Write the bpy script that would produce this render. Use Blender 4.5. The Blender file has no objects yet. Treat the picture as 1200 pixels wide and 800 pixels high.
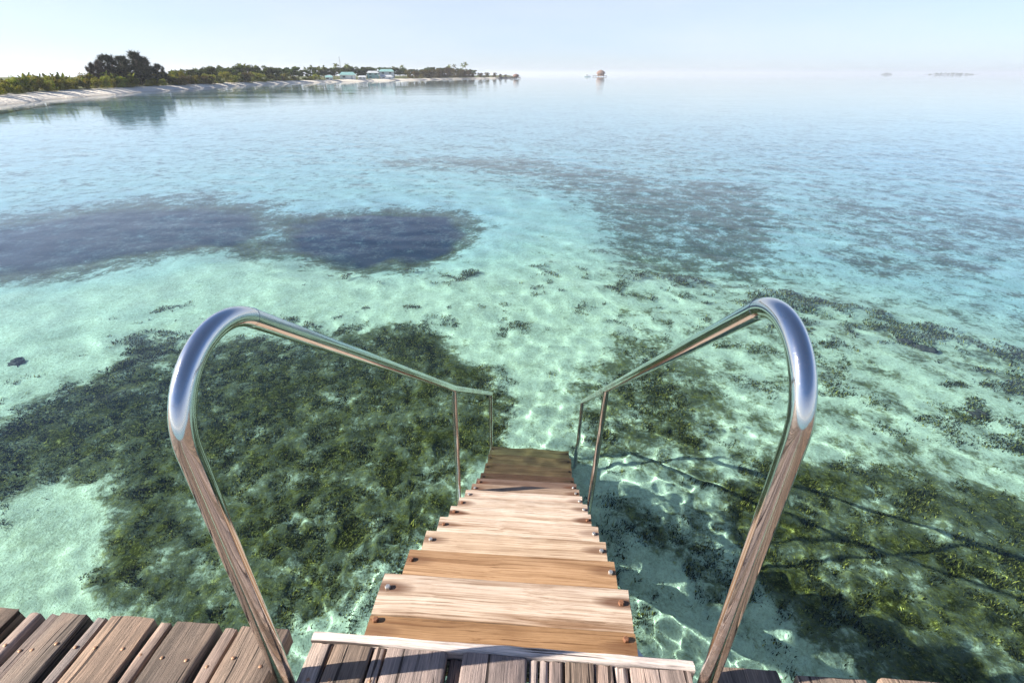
import bpy, math, random
import numpy as np
from mathutils import Vector, Matrix, Quaternion

sc = bpy.context.scene
C = sc.collection
R = math.radians
rnd = random.Random(7)
rng = np.random.RandomState(11)

# ------------------------------------------------------------------ camera
CAM_Z = 3.40                 # eye above the water; the deck is at 1.95
FPX, PITCH, YAW = 568.0, R(28.85), R(4.3)     # focal length in photo pixels (1200 wide), tilt, heading of the stairs
cam = bpy.data.cameras.new('camera')
camo = bpy.data.objects.new('camera', cam)
C.objects.link(camo)
cam.sensor_width = 36.0
cam.lens = 36.0 * FPX / 1200.0
cam.clip_start, cam.clip_end = 0.02, 60000
camo.location = (0, 0, CAM_Z)
camo.rotation_euler = (R(90) - PITCH, 0, 0)
sc.camera = camo

# ------------------------------------------------------------------ sky, sun, exposure
SUN_EL, SUN_AZ = R(27.0), R(6.0)              # light travels towards +x, turned 6 degrees towards +y
world = bpy.data.worlds.new('World')
sc.world = world
world.use_nodes = True
wn = world.node_tree
sky = wn.nodes.new('ShaderNodeTexSky')
sky.sky_type = 'NISHITA'
sky.sun_disc = False
sky.sun_elevation = SUN_EL
sky.sun_rotation = R(-90) - SUN_AZ
sky.air_density, sky.dust_density, sky.ozone_density = 0.7, 0.7, 6.0
wn.nodes['Background'].inputs['Strength'].default_value = 0.069
# a thin even veil of high cloud over the blue
wtc = wn.nodes.new('ShaderNodeTexCoord')
wmp = wn.nodes.new('ShaderNodeMapping'); wmp.inputs['Scale'].default_value = (1.0, 1.0, 5.0)
wno = wn.nodes.new('ShaderNodeTexNoise'); wno.inputs['Scale'].default_value = 2.2; wno.inputs['Detail'].default_value = 6.0
wmr = wn.nodes.new('ShaderNodeMapRange')
for k_, v_ in (('From Min', 0.3), ('From Max', 0.75), ('To Min', 0.34), ('To Max', 0.52)): wmr.inputs[k_].default_value = v_
wmx = wn.nodes.new('ShaderNodeMix'); wmx.data_type = 'RGBA'; wmx.inputs[7].default_value = (4.6, 4.8, 5.1, 1)
wn.links.new(wtc.outputs['Generated'], wmp.inputs[0]); wn.links.new(wmp.outputs[0], wno.inputs['Vector'])
wn.links.new(wno.outputs[0], wmr.inputs['Value'])
wsp = wn.nodes.new('ShaderNodeSeparateXYZ'); wn.links.new(wtc.outputs['Generated'], wsp.inputs[0])
wel = wn.nodes.new('ShaderNodeMapRange')          # the veil thins towards the zenith, where the line of sight through it is short
for k_, v_ in (('From Min', 0.14), ('From Max', 0.46), ('To Min', 1.4), ('To Max', 0.10)): wel.inputs[k_].default_value = v_
wn.links.new(wsp.outputs[2], wel.inputs['Value'])
wml = wn.nodes.new('ShaderNodeMath'); wml.operation = 'MULTIPLY'
wn.links.new(wmr.outputs[0], wml.inputs[0]); wn.links.new(wel.outputs[0], wml.inputs[1]); wn.links.new(wml.outputs[0], wmx.inputs[0])
wn.links.new(sky.outputs[0], wmx.inputs[6]); wn.links.new(wmx.outputs[2], wn.nodes['Background'].inputs['Color'])
sun = bpy.data.lights.new('sun', 'SUN')
suno = bpy.data.objects.new('sun', sun)
C.objects.link(suno)
sun.energy, sun.angle, sun.color = 5.0, R(0.5), (1.0, 0.93, 0.82)
sun.cycles.is_caustics_light = True           # sunlight refracted by the ripples reaches the sea floor
suno.rotation_euler = Vector((math.cos(SUN_EL) * math.cos(SUN_AZ), math.cos(SUN_EL) * math.sin(SUN_AZ),
                              -math.sin(SUN_EL))).to_track_quat('-Z', 'Y').to_euler()
vs = sc.view_settings
vs.view_transform, vs.look, vs.exposure, vs.gamma = 'Standard', 'None', 1.55, 1.0
sc.cycles.use_denoising = True
sc.cycles.adaptive_threshold = 0.02
sc.cycles.max_bounces = 10
sc.cycles.transparent_max_bounces = 8
sc.cycles.sample_clamp_indirect = 6.0
sc.cycles.sample_clamp_direct = 12.0

# ------------------------------------------------------------------ photo pixel -> place
CP, SP = math.cos(PITCH), math.sin(PITCH)
def ray(x, y):
    v, w = (x - 600) / FPX, (y - 400) / FPX
    return np.array([v, CP - w * SP, -SP - w * CP])
def at(x, y, z=0.0):
    r = ray(x, y)
    t = (z - CAM_Z) / r[2]
    return np.array([r[0] * t, r[1] * t, z])
def bed_depth(px, py):
    d = np.hypot(px, py)
    side = np.clip(0.60 + 0.40 * (px / (d + 1e-6) + 0.55) / 0.7, 0.60, 1.0)       # it stays shallow towards the beach
    return 1.05 + 0.45 * (1 - np.exp(-np.maximum(d - 4, 0) / 12)) + 2.6 * side * (1 - np.exp(-np.maximum(d - 9, 0) / 90))
def at_bed(x, y):
    r = ray(x, y); r = r / np.linalg.norm(r)
    p = at(x, y, 0.0)
    h = r[:2] / 1.333
    dz = math.sqrt(max(1 - float(h @ h), 1e-6))
    q = p[:2].copy()
    for _ in range(6):
        q = p[:2] + h * (bed_depth(q[0], q[1]) / dz)
    return q
CY, SY = math.cos(YAW), math.sin(YAW)
def W(s, l, z):                                # stairs frame: s outwards from the deck, l to the right
    return Vector((s * SY + l * CY, s * CY - l * SY, z))
def to_sl(p):
    return p[0] * SY + p[1] * CY, p[0] * CY - p[1] * SY

# ------------------------------------------------------------------ helpers
def tag(o, label=None, cat=None, group=None, kind=None):
    if label: o['label'] = label
    if cat: o['category'] = cat
    if group: o['group'] = group
    if kind: o['kind'] = kind
    return o
def empty(name, loc=(0, 0, 0), rz=0.0):
    o = bpy.data.objects.new(name, None)
    o.empty_display_size = 0.2
    C.objects.link(o); o.location = loc; o.rotation_euler = (0, 0, rz)
    return o
def link(name, me, parent=None, loc=(0, 0, 0), rz=0.0):
    o = bpy.data.objects.new(name, me)
    C.objects.link(o)
    o.location = loc; o.rotation_euler = (0, 0, rz)
    if parent: o.parent = parent
    return o
def np_mesh(name, verts, faces, mat=None, smooth=False):
    """verts (n,3), faces (m,k) with a constant k"""
    verts = np.ascontiguousarray(verts, np.float32); faces = np.ascontiguousarray(faces, np.int32)
    me = bpy.data.meshes.new(name)
    k = faces.shape[1]; m = faces.shape[0]
    me.vertices.add(len(verts)); me.vertices.foreach_set('co', verts.ravel())
    me.loops.add(m * k); me.loops.foreach_set('vertex_index', faces.ravel())
    me.polygons.add(m)
    me.polygons.foreach_set('loop_start', np.arange(0, m * k, k, dtype=np.int32))
    me.polygons.foreach_set('use_smooth', np.full(m, smooth, bool))
    me.update(calc_edges=True)
    if mat: me.materials.append(mat)
    return me
class MB:
    def __init__(s): s.v, s.f = [], []
    def add(s, vs, fs):
        n = len(s.v); s.v += [tuple(v) for v in vs]; s.f += [tuple(i + n for i in f) for f in fs]; return s
    def box(s, x0, x1, y0, y1, z0, z1):
        v = [(x, y, z) for z in (z0, z1) for y in (y0, y1) for x in (x0, x1)]
        return s.add(v, [(0, 2, 3, 1), (4, 5, 7, 6), (0, 1, 5, 4), (2, 6, 7, 3), (0, 4, 6, 2), (1, 3, 7, 5)])
    def tube(s, pts, r, n=10, cap=True, r1=None):
        pts = [Vector(p) for p in pts]; rings = []
        up = Vector((0.31, 0.2, 0.93)); k = len(pts)
        for i, p in enumerate(pts):
            d = (pts[min(i + 1, k - 1)] - pts[max(i - 1, 0)]).normalized()
            a = d.cross(up)
            if a.length < 1e-3: a = d.cross(Vector((1, 0, 0)))
            a.normalize(); b = d.cross(a)
            up = a.cross(d) * 1.0
            rr = r if r1 is None else r + (r1 - r) * i / (k - 1)
            rings.append([p + (a * math.cos(2 * math.pi * j / n) + b * math.sin(2 * math.pi * j / n)) * rr for j in range(n)])
        v = [q for ring in rings for q in ring]
        f = [(i * n + j, i * n + (j + 1) % n, (i + 1) * n + (j + 1) % n, (i + 1) * n + j) for i in range(k - 1) for j in range(n)]
        if cap: f += [tuple(range(n))[::-1], tuple((k - 1) * n + j for j in range(n))]
        return s.add(v, f)
    def mesh(s, name, mat, smooth=False):
        me = bpy.data.meshes.new(name); me.from_pydata(s.v, [], s.f)
        if mat: me.materials.append(mat)
        if smooth: me.shade_smooth()
        return me
    def build(s, name, mat, parent=None, loc=(0, 0, 0), rz=0.0, smooth=False):
        return link(name, s.mesh(name, mat, smooth), parent, loc, rz)
def auto_smooth(me, deg=40):
    me.shade_smooth()
    try: me.set_sharp_from_angle(angle=R(deg))
    except Exception: pass

# value noise for vertex work
def vnoise(x, y, seed=0):
    xi, yi = np.floor(x).astype(np.int64), np.floor(y).astype(np.int64)
    fx, fy = x - xi, y - yi
    fx, fy = fx * fx * (3 - 2 * fx), fy * fy * (3 - 2 * fy)
    def h(a, b):
        n = (a * 374761393 + b * 668265263 + seed * 974634777) & 0xffffffff
        n = ((n ^ (n >> 13)) * 1274126177) & 0xffffffff
        return ((n ^ (n >> 16)) & 0xffff) / 65535.0
    return ((h(xi, yi) * (1 - fx) + h(xi + 1, yi) * fx) * (1 - fy) + (h(xi, yi + 1) * (1 - fx) + h(xi + 1, yi + 1) * fx) * fy)
def fbm(x, y, oct=4, seed=0):
    t, a, tot = 0, 1.0, 0
    for o in range(oct):
        t = t + a * vnoise(x * 2 ** o + 17.3 * o, y * 2 ** o - 9.1 * o, seed + o); tot += a; a *= 0.5
    return t / tot

# ------------------------------------------------------------------ materials
def new_mat(name):
    m = bpy.data.materials.new(name); m.use_nodes = True
    nt = m.node_tree; nt.nodes.clear()
    out = nt.nodes.new('ShaderNodeOutputMaterial')
    return m, nt, out
def N(nt, typ, ins=None, **attrs):
    n = nt.nodes.new('ShaderNode' + typ)
    for k, v in attrs.items(): setattr(n, k, v)
    for k, v in (ins or {}).items():
        if isinstance(v, bpy.types.NodeSocket): nt.links.new(v, n.inputs[k])
        else: n.inputs[k].default_value = v
    return n
def ramp(nt, fac, stops, interp='LINEAR'):
    n = nt.nodes.new('ShaderNodeValToRGB'); nt.links.new(fac, n.inputs[0])
    cr = n.color_ramp; cr.interpolation = interp
    while len(cr.elements) < len(stops): cr.elements.new(0.5)
    for e, (p, c) in zip(cr.elements, stops):
        e.position = p; e.color = (*c, 1) if len(c) == 3 else c
    return n.outputs[0]
def g3(v): return (v, v, v)
def mixc(nt, f, a, b, typ='MIX'):
    n = nt.nodes.new('ShaderNodeMix'); n.data_type = 'RGBA'; n.blend_type = typ
    for i, v in ((0, f), (6, a), (7, b)):
        if isinstance(v, bpy.types.NodeSocket): nt.links.new(v, n.inputs[i])
        else: n.inputs[i].default_value = v if i == 0 else ((*v, 1) if len(v) == 3 else v)
    return n.outputs[2]
def math_(nt, op, a, b=0.0, clamp=False):
    n = nt.nodes.new('ShaderNodeMath'); n.operation = op; n.use_clamp = clamp
    for i, v in ((0, a), (1, b)):
        if isinstance(v, bpy.types.NodeSocket): nt.links.new(v, n.inputs[i])
        else: n.inputs[i].default_value = v
    return n.outputs[0]
def principled(nt, out, color, rough=0.6, metal=0.0, normal=None, spec=0.5):
    p = nt.nodes.new('ShaderNodeBsdfPrincipled')
    for k, v in (('Base Color', color), ('Roughness', rough), ('Metallic', metal), ('Specular IOR Level', spec)):
        if isinstance(v, bpy.types.NodeSocket): nt.links.new(v, p.inputs[k])
        else: p.inputs[k].default_value = (*v, 1) if isinstance(v, tuple) and len(v) == 3 else v
    if normal: nt.links.new(normal, p.inputs['Normal'])
    nt.links.new(p.outputs[0], out.inputs['Surface'])
    return p
def flat_mat(name, col, rough=0.7, var=0.25, scale=3.0, metal=0.0):
    m, nt, out = new_mat(name)
    tc = N(nt, 'TexCoord'); no = N(nt, 'TexNoise', {'Vector': tc.outputs['Object'], 'Scale': scale, 'Detail': 5.0})
    lo = tuple(c * (1 - var) for c in col); hi = tuple(min(1, c * (1 + var)) for c in col)
    principled(nt, out, ramp(nt, no.outputs[0], [(0.3, lo), (0.7, hi)]), rough, metal)
    return m

def wood_mat(name, weathered):
    """grain runs along the plank's own x axis; the plank's tone is its object colour"""
    m, nt, out = new_mat(name)
    tc = N(nt, 'TexCoord'); oi = N(nt, 'ObjectInfo')
    off = N(nt, 'CombineXYZ', {'X': math_(nt, 'MULTIPLY', oi.outputs['Random'], 37.0), 'Y': math_(nt, 'MULTIPLY', oi.outputs['Random'], 91.0), 'Z': math_(nt, 'MULTIPLY', oi.outputs['Random'], 13.0)})
    v = N(nt, 'VectorMath', {0: tc.outputs['Object'], 1: off.outputs[0]}, operation='ADD').outputs[0]
    # slow wander of the grain
    wob = N(nt, 'TexNoise', {'Vector': v, 'Scale': 1.7, 'Detail': 2.0})
    wv = N(nt, 'VectorMath', {0: wob.outputs['Color'], 1: (0.0, 0.035, 0.035)}, operation='MULTIPLY').outputs[0]
    v2 = N(nt, 'VectorMath', {0: v, 1: wv}, operation='ADD').outputs[0]
    def streak(sx, sy, detail, rough=0.6):
        mp = N(nt, 'Mapping', {'Vector': v2, 'Scale': (sx, sy, sy)})
        return N(nt, 'TexNoise', {'Vector': mp.outputs[0], 'Scale': 1.0, 'Detail': detail, 'Roughness': rough}).outputs[0]
    broad = streak(0.9, 22.0, 3.0)
    fine = streak(4.0 if weathered else 1.3, 170.0, 5.0, 0.7)
    hair = streak(12.0 if weathered else 3.5, 480.0, 3.0, 0.7)
    blot = N(nt, 'TexNoise', {'Vector': v, 'Scale': 5.0, 'Detail': 6.0, 'Roughness': 0.65}).outputs[0]
    c = oi.outputs['Color']
    if weathered:
        a = mixc(nt, 1.0, c, ramp(nt, broad, [(0.28, g3(0.55)), (0.5, g3(1.0)), (0.75, (1.35, 1.28, 1.22))]), 'MULTIPLY')
        a = mixc(nt, 1.0, a, ramp(nt, fine, [(0.30, g3(0.35)), (0.47, g3(0.95)), (0.7, g3(1.3))]), 'MULTIPLY')
        a = mixc(nt, 1.0, a, ramp(nt, hair, [(0.3, g3(0.6)), (0.6, g3(1.15))]), 'MULTIPLY')
        a = mixc(nt, 0.8, a, ramp(nt, blot, [(0.3, (0.62, 0.60, 0.62)), (0.6, (1.05, 1.0, 0.97)), (0.75, (1.25, 1.18, 1.1))]), 'MULTIPLY')
        # open cracks along the grain
        crk = streak(1.6, 60.0, 2.0, 0.5)
        crm = ramp(nt, crk, [(0.35, g3(0.0)), (0.385, g3(1.0))])
        a = mixc(nt, 1.0, a, mixc(nt, crm, (0.18, 0.16, 0.15), (1, 1, 1)), 'MULTIPLY')
        hgt = math_(nt, 'ADD', math_(nt, 'MULTIPLY', fine, 0.55), math_(nt, 'ADD', math_(nt, 'MULTIPLY', hair, 0.35), math_(nt, 'MULTIPLY', crm, 0.8)))
        bd = 0.0045; rg = 0.8
    else:
        a = mixc(nt, 1.0, c, ramp(nt, broad, [(0.30, (0.50, 0.38, 0.28)), (0.46, (0.95, 0.92, 0.88)), (0.72, (1.14, 1.14, 1.14))]), 'MULTIPLY')
        a = mixc(nt, 1.0, a, ramp(nt, fine, [(0.34, (0.42, 0.34, 0.27)), (0.45, (0.90, 0.86, 0.81)), (0.53, g3(1.0)), (0.72, g3(1.14))]), 'MULTIPLY')
        a = mixc(nt, 0.8, a, ramp(nt, hair, [(0.3, (0.66, 0.6, 0.55)), (0.55, g3(1.06))]), 'MULTIPLY')
        a = mixc(nt, 0.6, a, ramp(nt, blot, [(0.3, (0.80, 0.74, 0.68)), (0.65, g3(1.08))]), 'MULTIPLY')
        # rust and tannin weeping round the bolts near each plank end, along the far edge
        sx = N(nt, 'SeparateXYZ', {0: tc.outputs['Object']})
        dx = math_(nt, 'SUBTRACT', math_(nt, 'ABSOLUTE', sx.outputs[0]), 0.423)
        dy = math_(nt, 'SUBTRACT', sx.outputs[1], 0.0235)
        d2 = math_(nt, 'ADD', math_(nt, 'POWER', math_(nt, 'MULTIPLY', math_(nt, 'ABSOLUTE', dx), 9.0), 2.0), math_(nt, 'POWER', math_(nt, 'MULTIPLY', math_(nt, 'ABSOLUTE', dy), 36.0), 2.0))
        st = ramp(nt, math_(nt, 'MULTIPLY', math_(nt, 'ADD', d2, math_(nt, 'MULTIPLY', broad, 0.9)), 0.6), [(0.38, g3(1.0)), (0.85, g3(0.0))])
        amt = math_(nt, 'MULTIPLY', st, math_(nt, 'ADD', math_(nt, 'MULTIPLY', oi.outputs['Random'], 0.45), 0.5), True)
        a = mixc(nt, amt, a, (0.085, 0.032, 0.014))
        hgt = math_(nt, 'ADD', math_(nt, 'MULTIPLY', fine, 0.6), math_(nt, 'MULTIPLY', hair, 0.4))
        bd = 0.0016; rg = 0.62
    bump = N(nt, 'Bump', {'Height': hgt, 'Strength': 1.0, 'Distance': bd})
    principled(nt, out, a, rg, normal=bump.outputs[0], spec=0.35)
    return m

M = {}
M['deck_wood'] = wood_mat('weathered_deck_wood', True)
M['tread_wood'] = wood_mat('stair_tread_wood', False)

def steel():
    m, nt, out = new_mat('stainless_steel')
    tc = N(nt, 'TexCoord')
    no = N(nt, 'TexNoise', {'Vector': tc.outputs['Object'], 'Scale': 45.0, 'Detail': 6.0, 'Roughness': 0.65})
    n2 = N(nt, 'TexNoise', {'Vector': tc.outputs['Object'], 'Scale': 7.0, 'Detail': 4.0})
    sep = N(nt, 'SeparateXYZ', {0: tc.outputs['Object']})
    # tea staining, thicker where splash and salt sit (below waist height)
    low = N(nt, 'MapRange', {'Value': N(nt, 'SeparateXYZ', {0: N(nt, 'NewGeometry').outputs['Position']}).outputs[2], 'From Min': 2.75, 'From Max': 2.0, 'To Min': -0.06, 'To Max': 0.13}).outputs[0]
    s = math_(nt, 'ADD', math_(nt, 'MULTIPLY', math_(nt, 'ADD', no.outputs[0], n2.outputs[0]), 0.5), low)
    st = ramp(nt, s, [(0.56, g3(0.0)), (0.72, g3(1.0))])
    col = mixc(nt, math_(nt, 'MULTIPLY', st, 0.55), (0.66, 0.64, 0.62), (0.34, 0.20, 0.12))
    rough = math_(nt, 'ADD', math_(nt, 'MULTIPLY', st, 0.16), math_(nt, 'MULTIPLY', n2.outputs[0], 0.15))
    sp = N(nt, 'TexNoise', {'Vector': tc.outputs['Object'], 'Scale': 230.0, 'Detail': 2.0})
    rough = math_(nt, 'ADD', rough, ramp(nt, sp.outputs[0], [(0.58, g3(0.0)), (0.72, g3(0.12))]))
    b = N(nt, 'Bump', {'Height': no.outputs[0], 'Strength': 0.2, 'Distance': 0.0003})
    principled(nt, out, col, rough, 1.0, b.outputs[0])
    return m
M['steel'] = steel()
M['stringer'] = flat_mat('painted_blue_grey_steel', (0.36, 0.43, 0.50), 0.5, 0.18, 9.0)
M['rust'] = flat_mat('rusty_bolt', (0.19, 0.085, 0.045), 0.75, 0.5, 160.0, 0.3)
M['zinc'] = flat_mat('zinc_bolt', (0.52, 0.50, 0.48), 0.42, 0.25, 160.0, 0.8)
M['screw'] = flat_mat('old_screw', (0.30, 0.17, 0.10), 0.6, 0.5, 200.0, 0.5)
M['pile'] = flat_mat('timber_pile', (0.10, 0.08, 0.06), 0.85, 0.4, 6.0)

# ------------------------------------------------------------------ where the weed grows on the sea floor
HOLLOW = 0.75          # the weed beds beyond the shallows lie in hollows
WEED = [   # outlines of weed beds, most traced in the photograph, dropped to the sea floor: (points, strength, softness)
 ([(165,402),(300,392),(420,374),(520,392),(575,440),(585,505),(560,545),(530,590),(480,640),(430,735),(340,760),(230,800),(120,760),(110,690),(115,600),(60,610),(0,640),(-120,640),(-120,500),(0,488),(60,470),(120,435)], 1.0, 0.5),
 ([(285,296),(320,268),(370,250),(430,240),(530,243),(566,268),(545,292),(470,318),(405,326),(340,306)], 1.18, 1.5),
 ([(-160,262),(0,252),(150,234),(260,226),(335,240),(345,262),(300,290),(210,296),(100,324),(0,333),(-160,345)], 1.12, 2.2),
 ([(430,184),(560,178),(640,180),(700,192),(790,205),(860,228),(760,232),(680,224),(600,212),(520,200),(440,194)], 0.78, 2.6),
 ([(640,212),(720,216),(840,206),(960,236),(930,285),(900,325),(810,348),(735,325),(700,285),(690,250)], 0.84, 2.4),
 ([(640,455),(730,400),(830,410),(880,470),(850,570),(770,585),(700,545),(655,500)], 0.78, 0.5),
 ([(880,540),(1000,540),(1110,560),(1250,600),(1400,700),(1400,900),(1000,850),(900,760),(840,690),(800,610)], 1.0, 0.5),
 ([(700,560),(790,590),(900,640),(960,720),(900,800),(790,760),(720,660)], 0.82, 0.4),  # extra weed laid along the stairs' shadow to deepen its shade
 ([(930,230),(1200,240),(1300,300),(1200,330),(1050,320),(960,285)], 0.70, 1.5),
 ([(960,340),(1080,350),(1240,390),(1240,440),(1080,430),(980,390)], 0.50, 0.8),
 ([(900,480),(1060,495),(1240,520),(1240,580),(1040,560),(930,530)], 0.55, 0.4),
]
CLEAR = [  # pale sand
 ([(-60,720),(-60,640),(60,560),(115,570),(95,650),(60,700)], 0.75, 0.2),
 ([(-160,345),(100,330),(210,302),(300,310),(400,335),(560,330),(560,370),(410,362),(160,392),(60,440),(-160,480)], 0.36, 0.5),
 ([(560,230),(690,240),(700,300),(720,350),(690,400),(620,420),(590,340),(560,300)], 0.16, 0.6),
 ([(600,420),(690,400),(700,440),(650,470),(600,480)], 0.2, 0.3),
]
def sdist(px, py, poly):
    P = np.array([at_bed(*p) for p in poly])
    inside = np.zeros(px.shape, bool); d2 = np.full(px.shape, 1e18)
    for i in range(len(P)):
        (ax, ay), (bx, by) = P[i], P[(i + 1) % len(P)]
        ex, ey = bx - ax, by - ay
        t = np.clip(((px - ax) * ex + (py - ay) * ey) / (ex * ex + ey * ey + 1e-12), 0, 1)
        d2 = np.minimum(d2, (px - ax - t * ex) ** 2 + (py - ay - t * ey) ** 2)
        cond = (ay > py) != (by > py)
        with np.errstate(divide='ignore', invalid='ignore'):
            inside ^= cond & (px < (bx - ax) * (py - ay) / (by - ay) + ax)
    d = np.sqrt(d2)
    return np.where(inside, -d, d)
def weed_at(px, py):
    near = np.hypot(px, py)
    w = 0.40 + 0.11 * np.clip((px - 0.3) / 3.5, 0, 1) * np.clip((40 - near) / 20, 0, 1)
    w = w + 0.12 * np.clip((near - 15) / 14, 0, 1)
    wob = (fbm(px * 0.55, py * 0.55, 4, 3) - 0.5) * 2.2 + (fbm(px * 0.16, py * 0.16, 3, 8) - 0.5) * 3.0 * np.clip((near - 7) / 8, 0, 1)
    for poly, st, soft in WEED:
        sd = sdist(px, py, poly) + wob * min(1.0, soft * 1.6)
        k = np.clip(0.5 - sd / (2 * soft), 0, 1)
        w = np.maximum(w, st * k * k * (3 - 2 * k))
    for poly, st, soft in CLEAR:
        sd = sdist(px, py, poly) + wob * min(1.0, soft)
        k = np.clip(0.5 - sd / (2 * soft), 0, 1)
        w = w - st * k
    return np.clip(w, 0, 1.5)
# ------------------------------------------------------------------ sea surface: real ripples, refracting
def polar(front_n, back_n, front_half, radii):
    a = np.concatenate([np.linspace(-front_half, front_half, front_n), np.linspace(front_half, 360 - front_half, back_n + 2)[1:-1]])
    a = np.radians(a)
    A, RR = np.meshgrid(a, radii)
    X, Y = RR * np.sin(A), RR * np.cos(A)
    m, n = X.shape
    i = np.arange(m * n).reshape(m, n)
    j = np.roll(i, -1, 1)
    q = np.stack([i[:-1], j[:-1], j[1:], i[1:]], -1).reshape(-1, 4)
    return X, Y, RR, q
def radii(r0, r1, g1, r2, g2):
    return np.concatenate([np.exp(np.arange(math.log(r0), math.log(r1), g1)), np.exp(np.arange(math.log(r1), math.log(r2), g2)), [r2]])
FAR = 7000.0
def ripples(X, Y, RR):
    Z = np.zeros_like(X); r = np.random.RandomState(5)
    for k in range(70):
        lam = 0.085 * (22 ** (k / 69.0))
        th = r.normal(1.15, 0.75)
        slope = 0.0115 if lam < 0.22 else (0.0062 if lam < 0.8 else 0.006)
        ph = r.uniform(0, 6.28)
        # gentle gusts: a component fades in and out over a few metres
        fade = np.clip((lam / (RR * 0.0065 + 1e-6) - 4) / 4, 0, 1)
        kx, ky = 2 * math.pi / lam * math.cos(th), 2 * math.pi / lam * math.sin(th)
        gust = 0.65 + 0.35 * np.sin(X * r.uniform(-.9, .9) + Y * r.uniform(-.9, .9) + r.uniform(0, 6.28))
        chop = 1 + (0.9 if lam < 0.5 else 0.0) * np.exp(-((X - 0.25) ** 2 + (Y - 4.2) ** 2) / 1.3 ** 2)   # small chop where the sea slaps the stairs
        Z += chop * slope * lam / (2 * math.pi) * fade * gust * np.sin(kx * X + ky * Y + ph)
    return Z
X, Y, RR, q = polar(600, 40, 72, radii(0.25, 42, 0.0068, FAR, 0.035))
Z = ripples(X, Y, RR)
m, nt, out = new_mat('sea_water')
geo = N(nt, 'NewGeometry')
mp1 = N(nt, 'Mapping', {'Vector': geo.outputs['Position'], 'Scale': (0.55, 1.0, 1.0), 'Rotation': (0, 0, 0.2)})
n1 = N(nt, 'TexNoise', {'Vector': mp1.outputs[0], 'Scale': 1.1, 'Detail': 4.0, 'Roughness': 0.55})
n2 = N(nt, 'TexNoise', {'Vector': mp1.outputs[0], 'Scale': 0.09, 'Detail': 2.0})
gust = ramp(nt, n2.outputs[0], [(0.38, g3(0.25)), (0.62, g3(1.0))])
bump = N(nt, 'Bump', {'Height': math_(nt, 'MULTIPLY', n1.outputs[0], gust), 'Strength': 1.0, 'Distance': 0.018})
dep = N(nt, 'Attribute', attribute_name='depth').outputs['Fac']      # deeper water is bluer
tint = ramp(nt, math_(nt, 'DIVIDE', dep, 4.0), [(0.26, (0.56, 0.95, 0.88)), (0.33, (0.52, 0.93, 0.91)), (0.42, (0.34, 0.76, 0.97)), (0.6, (0.30, 0.64, 0.98)), (0.95, (0.48, 0.74, 0.98))])
wp = N(nt, 'BsdfPrincipled', {'Base Color': tint, 'Roughness': 0.0, 'IOR': 1.333, 'Transmission Weight': 1.0, 'Normal': bump.outputs[0]})
nt.links.new(wp.outputs[0], out.inputs['Surface'])
v = np.stack([X, Y, Z], -1).reshape(-1, 3)
nA = X.shape[1]
sea_me = np_mesh('sea', v, q, m, True)
sea_me.attributes.new('depth', 'FLOAT', 'POINT').data.foreach_set('value', (bed_depth(X, Y) + HOLLOW * weed_at(X, Y) * np.clip((RR - 8.5) / 3, 0, 1)).astype(np.float32).ravel())
sea = link('sea', sea_me)
tag(sea, 'calm clear turquoise sea water with small ripples', 'water', kind='structure')
sea.cycles.is_caustics_caster = True

# ------------------------------------------------------------------ sea floor
X, Y, RR, q = polar(520, 40, 72, radii(0.3, 45, 0.0095, FAR, 0.06))
wd = weed_at(X, Y)
rel = (fbm(X * 1.1, Y * 1.1, 3, 21) - 0.5) * 0.16 + (fbm(X * 6, Y * 6, 3, 22) - 0.5) * 0.06 * np.clip((14 - RR) / 8, 0, 1)
rel = rel + wd * (fbm(X * 9, Y * 9, 2, 23) - 0.3) * 0.09 * np.clip((12 - RR) / 8, 0, 1)
Z = -bed_depth(X, Y) + rel - 0.6 * HOLLOW * wd * np.clip((RR - 8.5) / 3, 0, 1)
BED = (X, Y)
m, nt, out = new_mat('sea_floor')
geo = N(nt, 'NewGeometry'); pos = geo.outputs['Position']
att = N(nt, 'Attribute', attribute_name='weed').outputs['Fac']
def nz(scale, detail, rough=0.6): return N(nt, 'TexNoise', {'Vector': pos, 'Scale': scale, 'Detail': detail, 'Roughness': rough}).outputs[0]
a1, a2, a3, a4, a5 = nz(0.55, 5.0), nz(2.6, 6.0, 0.65), nz(13.0, 5.0, 0.7), nz(60.0, 3.0, 0.7), nz(30.0, 3.0, 0.7)
mottle = math_(nt, 'ADD', math_(nt, 'MULTIPLY', a2, 0.50), math_(nt, 'ADD', math_(nt, 'MULTIPLY', a3, 0.45), math_(nt, 'MULTIPLY', a1, 0.25)))
cover = math_(nt, 'ADD', math_(nt, 'MULTIPLY', att, 0.30), math_(nt, 'SUBTRACT', mottle, 0.72))
cov = ramp(nt, cover, [(0.03, g3(0.0)), (0.12, g3(0.8)), (0.24, g3(1.0))])
sand = mixc(nt, ramp(nt, a3, [(0.35, g3(0)), (0.65, g3(1))]), (0.66, 0.64, 0.53), (0.86, 0.83, 0.72))
rub = ramp(nt, a4, [(0.55, g3(0)), (0.64, g3(1))])
sand = mixc(nt, math_(nt, 'MULTIPLY', rub, 0.30), sand, (0.24, 0.25, 0.14))
grit = ramp(nt, math_(nt, 'ADD', math_(nt, 'MULTIPLY', a5, 0.6), math_(nt, 'MULTIPLY', a2, 0.4)), [(0.46, g3(0)), (0.60, g3(1))])
sand = mixc(nt, math_(nt, 'MULTIPLY', grit, 0.42), sand, (0.27, 0.27, 0.15))
weedc = ramp(nt, math_(nt, 'ADD', math_(nt, 'MULTIPLY', a3, 0.5), math_(nt, 'MULTIPLY', a5, 0.5)), [(0.32, (0.020, 0.018, 0.006)), (0.48, (0.050, 0.046, 0.010)), (0.57, (0.13, 0.112, 0.026)), (0.68, (0.42, 0.36, 0.15))])
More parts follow.
